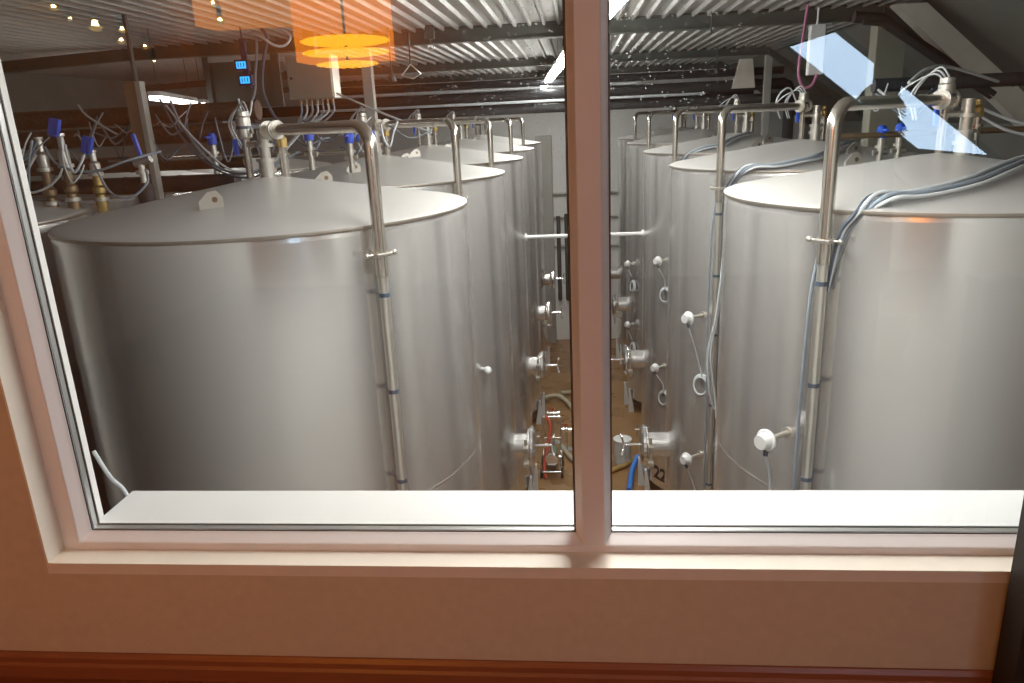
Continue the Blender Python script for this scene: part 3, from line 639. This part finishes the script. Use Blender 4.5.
# ------------------------------------------------------------------ steel cabinet, board, displays on the left
t = thing('control_cabinet', (-2.95, 8.6, .31), 'steel control cabinet with cables fanning out below it', 'cabinet')
m = MB(); m.box(-3.18, -2.66, 8.55, 8.80, .315, .775, .006); m.build('body', 'steelbox', t)
m = MB(); m.box(-3.165, -2.675, 8.535, 8.549, .33, .76, .004); d = m.build('door', 'steelbox', t)
m = MB(); m.cyl((-3.13, 8.52, .54), (-3.13, 8.536, .54), .014); m.build('lock', 'black', d)
for k in range(7):
    x = -3.10+k*.062; m = MB(); m.cyl((x, 8.66, .26), (x, 8.66, .316), .017); m.build('cable_gland', 'bronze', t)
    m = MB(); m.tube([(x, 8.66, .27), (x-.01, 8.66, .16), (x-.12-.02*k, 8.64, .02+.02*(k % 3)), (x-.4-.03*k, 8.6, .02), (-4.0, 8.55, .06+.01*k)], .013, 6); m.build('cable', 'cablelight' if k % 2 else 'cable', t)
m = MB(); m.box(-2.98, -2.86, 8.62, 8.74, .775, CZ); m.build('hanger', 'beam', t)
t = thing('mounting_board', (-4.08, 9.5, .28), 'dark green board hanging under the nearest beam, left of the steel cabinet', 'board')
m = MB(); m.box(-4.56, -3.62, 9.48, 9.52, .28, .84, .004); m.build('board', 'panel', t)
m = MB(); m.box(-4.50, -3.7, 9.45, 9.479, .83, .885); m.build('top_rail', 'post', t)
m = MB(); m.box(-4.57, -4.50, 9.44, 9.479, .28, .90); m.box(-3.70, -3.60, 9.44, 9.479, .28, .90); m.build('side_channel', 'beam', t)
def display(z, x, label):
    t = thing('digital_display', (x, 8.0, z-.05), label, 'display', 'blue lit displays')
    m = MB(); m.box(x-.075, x+.075, 8.0, 8.07, z-.055, z+.055, .006); m.build('housing', 'displaydark', t)
    m = MB(); m.box(x-.05, x+.052, 7.994, 8.001, z-.034, z+.034); m.build('lit_screen', 'bluelight', t)
    m = MB()
    for k in range(3):
        q = x-.028+k*.03; m.box(q-.004, q+.004, 7.991, 7.995, z-.022, z+.022); 
    m.build('digits', 'displaydark', t)
display(.664, -3.457, 'blue lit display before the dark green board, upper of two')
display(.515, -3.437, 'blue lit display before the dark green board, lower of two')
m = MB(); m.box(-3.48, -3.42, 8.075, 8.11, .44, .93, .004); m.cyl((-3.45, 8.09, .92), (-3.45, 8.09, CZ), .01); tag(m.build('display_bracket', 'displaydark'), 'dark blue bracket holding the two lit displays', 'bracket')
# swags of cable on the left
def cable(pts, r, mm, label, group=None, name='loose_cable'):
    m = MB(); m.tube(pts, r, 7, 8); return tag(m.build(name, mm), label, 'cable', group)
g = 'cables drooping off the brown pipes'
cable([(-3.7, 6.9, .30), (-3.55, 6.8, .02), (-3.25, 6.7, -.30), (-2.9, 6.7, -.36), (-2.5, 6.8, -.20)], .012, 'cable', 'grey cable drooping from the timber post behind the largest left lid', g)
cable([(-3.75, 6.9, .26), (-3.45, 6.75, -.05), (-3.1, 6.65, -.33), (-2.75, 6.65, -.30), (-2.45, 6.7, -.05)], .010, 'cablelight', 'pale cable drooping from the brown pipe towards the lid clamps', g)
cable([(-3.8, 6.9, .32), (-3.6, 6.78, .0), (-3.35, 6.7, -.26), (-3.0, 6.62, -.40), (-2.6, 6.62, -.33)], .010, 'cabledark', 'dark cable drooping lowest behind the largest left lid', g)
cable([(-4.6, 6.9, .30), (-4.5, 6.85, .20), (-4.3, 6.85, .06), (-4.25, 6.88, .02)], .010, 'cablelight', 'short pale cable over the front of the upper brown pipe', g)
cable([(-4.05, 6.9, .28), (-3.98, 6.85, .15), (-4.05, 6.85, .0), (-4.12, 6.88, -.03)], .008, 'cablelight', 'pale curved cable end on the brown pipes left of the timber post', g)
cable([(-4.45, 5.5, .25), (-4.35, 5.4, -.02), (-4.25, 5.35, -.30), (-4.05, 5.35, -.37), (-3.85, 5.4, -.25), (-3.85, 5.5, .02)], .009, 'cablelight', 'pale cable looping across the front of the valve risers', g)
cable([(-4.0, 5.5, -.05), (-3.85, 5.4, -.18), (-3.6, 5.4, -.24), (-3.35, 5.5, -.17), (-3.2, 5.7, -.12)], .010, 'cable', 'blue-grey cable swinging right from the valve risers', g)
cable([(-3.7, 5.6, -.2), (-3.55, 5.5, -.40), (-3.4, 5.5, -.45), (-3.3, 5.6, -.35), (-3.35, 5.7, -.25)], .009, 'cable', 'thin grey cable loop under the black-capped valve', g)
cable([(-4.7, 5.3, .1), (-4.55, 5.2, -.15), (-4.35, 5.2, -.28), (-4.25, 5.3, -.15), (-4.3, 5.4, .05)], .012, 'cable', 'blue-grey cable loop beside the window jamb', g)
cable([(-3.35, 8.4, CZ), (-3.3, 8.4, .95), (-3.38, 8.4, .70), (-3.42, 8.4, .40), (-3.3, 8.4, .10), (-3.1, 8.4, -.05)], .018, 'cabledark', 'dark cable falling left of the steel cabinet', g)
cable([(-3.45, 8.4, CZ), (-3.42, 8.4, .9), (-3.46, 8.35, .6), (-3.5, 8.3, .35), (-3.7, 8.2, .1), (-3.9, 8.1, .0)], .014, 'cable', 'grey-green cable falling beside the blue displays', g)
cable([(-3.45, 8.3, 1.0), (-3.3, 8.2, .96), (-3.15, 8.2, .86), (-3.05, 8.25, .86), (-3.0, 8.3, .95), (-3.1, 8.3, 1.03)], .014, 'cablelight', 'pale cable looping over the top of the steel cabinet', g)
cable([(-2.62, 8.5, .36), (-2.2, 8.3, .18), (-1.75, 8.1, .0), (-1.5, 8.0, -.10)], .012, 'cablelight', 'pale straight cable running from the steel cabinet down to the second left lid', g)

rg = random.Random(11)
def tangle(n, x0, x1, y, z0, z1, drop, label, group, mats):
    for i in range(n):
        x = rg.uniform(x0, x1); w = rg.uniform(.12, .45)*rg.choice((-1, 1)); za = rg.uniform(z0, z1); yy = y+rg.uniform(-.06, .06)
        zb = za-rg.uniform(.3, 1)*drop
        cable([(x, yy, za), (x+w*.2, yy-.04, za-.4*(za-zb)), (x+w*.5, yy-.06, zb), (x+w*.85, yy-.03, zb+.3*(za-zb)), (x+w, yy, zb+rg.uniform(.2, .9)*(za-zb))], rg.choice((.006, .008, .010)), rg.choice(mats), label, group)
tangle(16, -4.6, -3.0, 6.88, .10, .28, .42, 'thin cable tangled over the lagged pipes on the left', 'tangled cables on the left lagged pipes', ('cablelight', 'cable', 'cabledark', 'cable'))
tangle(9, -4.4, -3.75, 5.42, -.20, .08, .35, 'thin cable tangled around the blue-handled valve risers', 'tangled cables at the valve risers', ('cablelight', 'cable', 'cablelight'))
tangle(12, -2.9, -1.6, 7.0, -.10, .10, .25, 'thin cable tangled behind the long vent pipe of the largest left tank', 'tangled cables behind the left vent pipe', ('cablelight', 'cable', 'cabledark'))
tangle(10, 2.3, 3.1, 6.66, -.05, .16, .25, 'thin cable tangled below the black lagged pipe on the right', 'tangled cables under the right lagged pipe', ('cablelight', 'cable', 'cabledark'))
# ------------------------------------------------------------------ risers with blue handles at far left
def riser(x, y, z0, z1, label, kind):
    t = thing('valve_riser', (x, y, FZ), label, 'valve', 'valve risers at the far left')
    m = MB(); m.cyl((x, y, FZ), (x, y, z0), .036); m.build('standpipe', 'satin', t)
    m = MB(); L = z1-z0; m.cyl((x, y, z0), (x, y, z0+L*.25), .045); m.cyl((x, y, z0+L*.25), (x, y, z0+L*.62), .034); m.lathe((x, y, z0+L*.3), [(.034, 0), (.052, .02), (.052, .06), (.034, .08)], 14); m.build('valve_body', 'brass' if kind == 2 else 'bronze', t)
    for u in (.0, .24, .62):
        m = MB(); m.cyl((x, y, z0+L*u-.014), (x, y, z0+L*u+.014), .058); m.build('clamp_ring', 'satin', t)
    m = MB(); m.lathe((x, y, z0+L*.62), [(.03, 0), (.042, .02), (.042, L*.16), (.024, L*.20), (.024, L*.32), (.034, L*.33), (.034, L*.36), (.001, L*.36)], 14); m.build('actuator', 'satin', t)
    if kind != 0:
        m = MB(); m.box(x-.02, x+.03, y-.09, y-.05, z1-.03, z1+.10, .006, Matrix.Rotation(.35, 3, 'Y')); m.box(x+.035, x+.06, y-.09, y-.05, z1-.03, z1+.09, .006, Matrix.Rotation(.35, 3, 'Y')); m.cyl((x, y-.06, z1-.03), (x, y, z1-.03), .012); m.build('blue_handle', 'blue', t)
    return t
riser(-4.11, 5.6, -.64, .04, 'valve riser nearest the window jamb, without blue handle', 0)
riser(-3.965, 5.65, -.62, .06, 'valve riser with a blue handle, second from the window jamb', 1)
riser(-3.83, 5.8, -.60, -.08, 'brassy valve riser with a blue handle, third from the window jamb', 2)
t = thing('capped_valve', (-3.53, 5.95, FZ), 'valve with a thick black cap standing just behind the rim of the largest left tank', 'valve')
m = MB(); m.cyl((-3.53, 5.95, FZ), (-3.53, 5.95, -.56), .03); m.build('standpipe', 'satin', t)
m = MB(); m.lathe((-3.53, 5.95, 0), [(.03, -.60), (.062, -.57), (.068, -.42), (.05, -.38), (.03, -.37)], 18); m.build('black_cap', 'black', t)
m = MB(); m.cyl((-3.53, 5.95, -.38), (-3.53, 5.95, -.2), .026); m.cyl((-3.58, 5.95, -.22), (-3.44, 5.95, -.18), .03); m.cyl((-3.53, 5.95, -.30), (-3.53, 5.95, -.27), .05); m.build('valve_body', 'satin', t)
m = MB(); m.box(-3.53, -3.50, 5.90, 5.93, -.17, .02, .005, Matrix.Rotation(-.2, 3, 'Y')); m.build('blue_handle', 'blue', t)
def lever(x, y, z, label):
    t = thing('lever_valve', (x, y, z-.18), label, 'valve', 'blue headed valves')
    m = MB(); z -= .13; m.cyl((x, y, z-.30), (x, y, z-.04), .028); m.cyl((x-.06, y, z-.16), (x+.06, y, z-.16), .022); m.cyl((x, y, z-.12), (x, y, z-.10), .046); m.build('valve_body', 'satin', t)
    m = MB(); m.cyl((x, y, z-.035), (x, y, z+.04), .042, n=16); m.build('blue_head', 'blue', t)
    m = MB(); m.lathe((x, y, z+.04), [(.035, 0), (.035, .02), (.02, .03), (.001, .03)], 16); m.box(x-.012, x+.012, y-.12, y, z+.02, z+.04, .004); m.build('handle', 'blue', t)
lever(-3.35, 6.88, .06, 'blue-headed valve right of the timber post')
lever(-2.42, 6.86, .06, 'blue-headed valve behind the tower of the largest left lid')
lever(-2.05, 6.88, .02, 'blue-headed valve behind the long vent pipe of the largest left tank')
lever(-1.86, 6.92, .02, 'second blue-headed valve behind the long vent pipe of the largest left tank')
lever(2.66, 6.92, -.13, 'blue-headed valve seen under the right vent pipe, left of two')
lever(2.82, 6.94, -.12, 'blue-headed valve seen under the right vent pipe, right of two')

# ------------------------------------------------------------------ right-hand hangers
m = MB(); m.box(2.64, 2.80, 9.12, 9.22, .33, .86, .006); m.cyl((2.72, 9.17, .85), (2.72, 9.17, CZ-.02), .012); tag(m.build('junction_box', 'whiteplastic'), 'tall white junction box hanging under the nearest beam on the right', 'box')
cable([(2.54, 8.95, CZ-.01), (2.50, 8.95, .60), (2.49, 8.95, .34), (2.55, 8.95, .20), (2.64, 8.95, .22), (2.69, 8.95, .33)], .016, 'pink', 'pinkish hose looping down below the white junction box')
cable([(2.3, 5.6, .12), (2.55, 5.9, .22), (2.9, 6.3, .23), (3.4, 6.6, .12)], .012, 'cablelight', 'pale hose arching from the right lid clamps towards the black pipe')
cable([(2.6, 5.4, -.02), (2.9, 5.35, -.16), (3.2, 5.4, -.20), (3.6, 5.6, -.1)], .010, 'cablelight', 'pale cable sagging rightwards from the right lid clamps, upper one')
cable([(2.6, 5.4, -.05), (2.85, 5.3, -.22), (3.2, 5.35, -.25), (3.6, 5.55, -.15)], .010, 'cablelight', 'pale cable sagging rightwards from the right lid clamps, lower one')
cable([(2.3, 8.3, .05), (2.2, 8.2, .18), (2.1, 8.2, .12), (2.05, 8.2, -.05)], .009, 'cablelight', 'pale air line arching over the second right lid')
def rod(x, y, z0, zt, label, kind):
    t = thing('hanging_rod', (x, y, z0), label, 'hanger', 'rods hanging from the ceiling')
    m = MB(); m.cyl((x, y, z0), (x, y, zt), .010, n=8); m.build('rod', 'beam', t)
    if kind == 0:
        m = MB(); m.box(x-.05, x+.05, y-.04, y+.04, zt-.14, zt, .004); m.build('anchor_box', 'beam', t)
        m = MB(); m.torus((x, y, z0-.03), (0, 1, 0), .035, .008, 16, 6, 0, 4.8); m.build('hook', 'satin', t)
    elif kind == 1:
        m = MB(); m.lathe((x, y, z0-.10), [(.001, 0), (.05, .0), (.05, .05), (.015, .10)], 12); m.build('weight', 'beam', t)
    elif kind == 2:
        m = MB(); m.tube([(x, y, z0), (x-.11, y, z0-.12), (x+.02, y, z0-.16), (x+.11, y, z0-.11), (x, y, z0)], .010, 6, smooth=False); m.build('wire_triangle', 'satin', t)
rod(-1.62, 9.0, .86, CZ-.001, 'rod with a hook hanging at the nearest beam, left pane', 0)
rod(-2.1, 9.0, .58, CZ-.001, 'rod with a small weight hanging behind the orange glow', 1)
rod(-1.87, 9.0, .66, CZ-.001, 'short rod carrying a bent wire triangle below the nearest beam', 2)
rod(1.53, 9.0, .80, CZ-.001, 'thin rod hanging at the nearest beam, right pane', 3)
rod(2.54, 14.2, .72, CZ-.001, 'thin rod hanging at the second beam, right pane', 1)

# ------------------------------------------------------------------ far end and floor of the aisle
m = MB(); m.cyl((-.475, 20.1, -4.85), (-.475, 20.1, -2.55), .055); m.cyl((-.475, 20.1, -4.85), (-.475, 20.19, -4.85), .05); tag(m.build('wall_pipe', 'beam'), 'dark upright pipe on the far white wall, left of two', 'pipe', 'upright pipes on the far wall')
m = MB(); m.cyl((-.26, 20.1, -4.85), (-.26, 20.1, -2.5), .055); m.cyl((-.26, 20.1, -4.85), (-.26, 20.19, -4.85), .05); tag(m.build('wall_pipe', 'beam'), 'dark upright pipe on the far white wall, right of two', 'pipe', 'upright pipes on the far wall')
for z, l in ((-1.97, 'grey level pipe on the far white wall, highest of three'), (-2.60, 'grey level pipe on the far white wall at the head of the upright pipes'), (-3.39, 'grey level pipe on the far white wall, lowest of three')):
    hpipe(-.60, 1.2, 20.14, z, .035, 'post', 'wall_pipe', l, group='level pipes on the far wall', lag=False)
def hose(pts, r, mm, label): m = MB(); m.tube([(x, y, FZ+r+z) for x, y, z in pts], r, 8, 8); tag(m.build('floor_hose', mm), label, 'hose')
hose([(-.95, 15.0, 0), (-.76, 15.38, .05), (-.474, 15.49, .05), (-.25, 15.2, 0), (-.10, 14.6, 0), (0, 13.9, 0)], .05, 'hosebeige', 'beige hose arching across the brown aisle floor')
hose([(-.42, 15.6, .08), (-.2, 15.85, 0), (.1, 16.1, 0), (.5, 16.3, 0)], .05, 'hosebeige', 'beige hose running off right behind the arched hose')
hose([(-.36, 13.0, 0), (-.209, 12.55, 0), (-.06, 12.25, 0), (.2, 12.0, 0)], .045, 'hosebeige', 'beige hose snaking past the pump trolley')
hose([(.30, 11.6, 0), (.566, 11.95, 0), (.79, 12.15, 0), (.98, 12.4, 0)], .045, 'hoseyellow', 'yellow-brown hose below the pale bucket')
hose([(.80, 11.2, 0), (.826, 11.38, .02), (.88, 11.67, .12), (1.0, 11.93, .28)], .05, 'hoseblue', 'bright blue hose coming down beside the tank marked 22')
bx, by = .76, 12.35
t = thing('steel_bucket', (bx, by, FZ), 'pale round bucket with a white lid on the aisle floor', 'bucket')
m = MB(); m.lathe((bx, by, FZ), [(.001, .01), (.15, .01), (.155, .03), (.155, .44), (.001, .44)], 28); m.build('body', 'cablelight', t)
m = MB(); m.lathe((bx, by, FZ+.44), [(.165, 0), (.17, .02), (.165, .035), (.001, .045)], 28); m.build('lid', 'whiteplastic', t)
m = MB(); m.torus((bx, by-.16, FZ+.22), (0, 1, .1), .06, .008, 16, 6); m.build('handle', 'satin', t)
# pump trolley
px, py = -.50, 12.0
t = thing('pump_trolley', (px, py, FZ), 'small pump trolley with chrome frame and red hose in the aisle', 'trolley')
m = MB()
for sx in (-.16, .16):
    m.tube([(px+sx, py-.3, FZ+.14), (px+sx, py+.3, FZ+.14), (px+sx, py+.34, FZ+.5), (px+sx, py+.36, FZ+.9)], .016, 8, smooth=False)
m.cyl((px-.16, py+.36, FZ+.9), (px+.16, py+.36, FZ+.9), .016); m.cyl((px-.16, py+.34, FZ+.5), (px+.16, py+.34, FZ+.5), .012); m.cyl((px-.16, py-.3, FZ+.14), (px+.16, py-.3, FZ+.14), .016); m.cyl((px-.16, py+.3, FZ+.14), (px+.16, py+.3, FZ+.14), .016); m.build('frame', 'chrome', t)
for sx in (-.18, .18):
    for sy in (-.24, .26):
        m = MB(); m.cyl((px+sx-.02, py+sy, FZ+.09), (px+sx+.02, py+sy, FZ+.09), .09); m.build('wheel', 'black', t)
m = MB(); m.cyl((px, py-.05, FZ+.30), (px, py+.26, FZ+.30), .10); m.box(px-.09, px+.09, py-.05, py+.25, FZ+.15, FZ+.2); m.build('motor', 'green', t)
m = MB(); m.lathe((px, py-.16, FZ+.30), [(.001, 0), (.11, 0), (.13, .05), (.11, .10), (.001, .10)], 18, (0, 1, 0)); m.cyl((px, py-.12, FZ+.3), (px, py-.12, FZ+.62), .025); m.build('pump_head', 'chrome', t)
m = MB(); m.tube([(px-.10, py-.35, FZ+.04), (px-.13, py-.2, FZ+.2), (px-.07, py+.0, FZ+.5), (px-.02, py+.2, FZ+.8), (px-.1, py+.34, FZ+.92)], .032, 8); m.build('red_hose', 'hosered', t)
def valve_stand(x, y, h, label):
    t = thing('valve_stand', (x, y, FZ), label, 'valve', 'chrome valve stands on the aisle floor')
    m = MB(); m.cyl((x, y, FZ), (x, y, FZ+.02), .12); m.cyl((x, y, FZ), (x, y, FZ+h), .022); m.build('stand', 'chrome', t)
    m = MB(); m.cyl((x-.12, y, FZ+h), (x+.12, y, FZ+h), .03); m.cyl((x-.12, y, FZ+h), (x-.10, y, FZ+h), .05); m.cyl((x+.10, y, FZ+h), (x+.12, y, FZ+h), .05); m.sphere((x, y, FZ+h), .05, 10, 8); m.build('valve_body', 'chrome', t)
    m = MB(); m.cyl((x, y, FZ+h), (x, y, FZ+h+.10), .012); m.box(x-.09, x+.02, y-.012, y+.012, FZ+h+.09, FZ+h+.11); m.build('lever', 'hosered', t)
valve_stand(-.50, 13.2, .62, 'chrome valve stand behind the pump trolley')
valve_stand(-.25, 12.9, .42, 'low chrome valve stand right of the pump trolley')

# ------------------------------------------------------------------ light
def area(name, loc, size, energy, col, rot=(0, 0, 0), sizey=None):
    l = bpy.data.lights.new(name, 'AREA'); l.energy = energy; l.color = col; l.size = size
    if sizey: l.shape = 'RECTANGLE'; l.size_y = sizey
    o = bpy.data.objects.new(name, l); C.objects.link(o); o.location = Vector(loc)+Vector((0, 0, ZO)); o.rotation_euler = rot; return o
for x, y, mm, l in ((-1.7, .1, 'warmfill', 'unseen round orange light added over the left of the room'), (.5, .3, 'softfill', 'unseen round soft white light added over the middle of the room')):  # out-of-view glowing discs added to light the window wall and frame
    t = thing('added_room_light', (x, y, 1.20), l, 'lamp')
    m = MB(); m.lathe((x, y, 1.21), [(.001, 0), (.10, 0), (.10, .04), (.001, .04)], 24, smooth=False); m.build('diffuser', mm, t)
    m = MB(); m.lathe((x, y, 1.21), [(.101, -.005), (.115, -.005), (.115, .04), (.101, .04), (.101, -.005)], 24, smooth=False); m.build('lamp_ring', 'upvc', t)
w = bpy.data.worlds.new('World'); bpy.context.scene.world = w; w.use_nodes = True
w.node_tree.nodes['Background'].inputs[0].default_value = (.6, .7, .9, 1); w.node_tree.nodes['Background'].inputs[1].default_value = .3
def point(name, loc, e, col, r):
    l = bpy.data.lights.new(name, 'POINT'); l.energy = e; l.color = col; l.shadow_soft_size = r
    o = bpy.data.objects.new(name, l); C.objects.link(o); o.location = Vector(loc)+Vector((0, 0, ZO))

# ------------------------------------------------------------------ camera
pit, yaw, rol = math.radians(16.69), math.radians(5.33), math.radians(2.6)
cy, sy, cp, sp, cr, sr = math.cos(yaw), math.sin(yaw), math.cos(pit), math.sin(pit), math.cos(rol), math.sin(rol)
right = Vector((cy, sy, 0)); fwd = Vector((-sy, cy, 0)); up = Vector((0, 0, 1))
f2 = cp*fwd-sp*up; u2 = sp*fwd+cp*up
r3 = cr*right-sr*u2; u3 = sr*right+cr*u2
cam = bpy.data.cameras.new('Camera'); cam.sensor_width = 36; cam.lens = 741/1024*36; cam.clip_start = .05
co = bpy.data.objects.new('Camera', cam); C.objects.link(co)
mw = Matrix((r3, u3, -f2)).transposed().to_4x4(); mw.translation = Vector((0, 0, ZO)); co.matrix_world = mw
sc = bpy.context.scene; sc.camera = co
sc.view_settings.view_transform = 'Standard'; sc.view_settings.look = 'None'; sc.view_settings.gamma = 1; sc.view_settings.use_curve_mapping = False
sc.view_settings.exposure = 0.0
cyc = sc.cycles; cyc.use_denoising = True; cyc.max_bounces = 10; cyc.diffuse_bounces = 5; cyc.glossy_bounces = 5; cyc.transparent_max_bounces = 16; cyc.sample_clamp_indirect = 6
cyc.caustics_reflective = False; cyc.caustics_refractive = False
for o in bpy.data.objects:
    if '_b' in o: del o['_b']
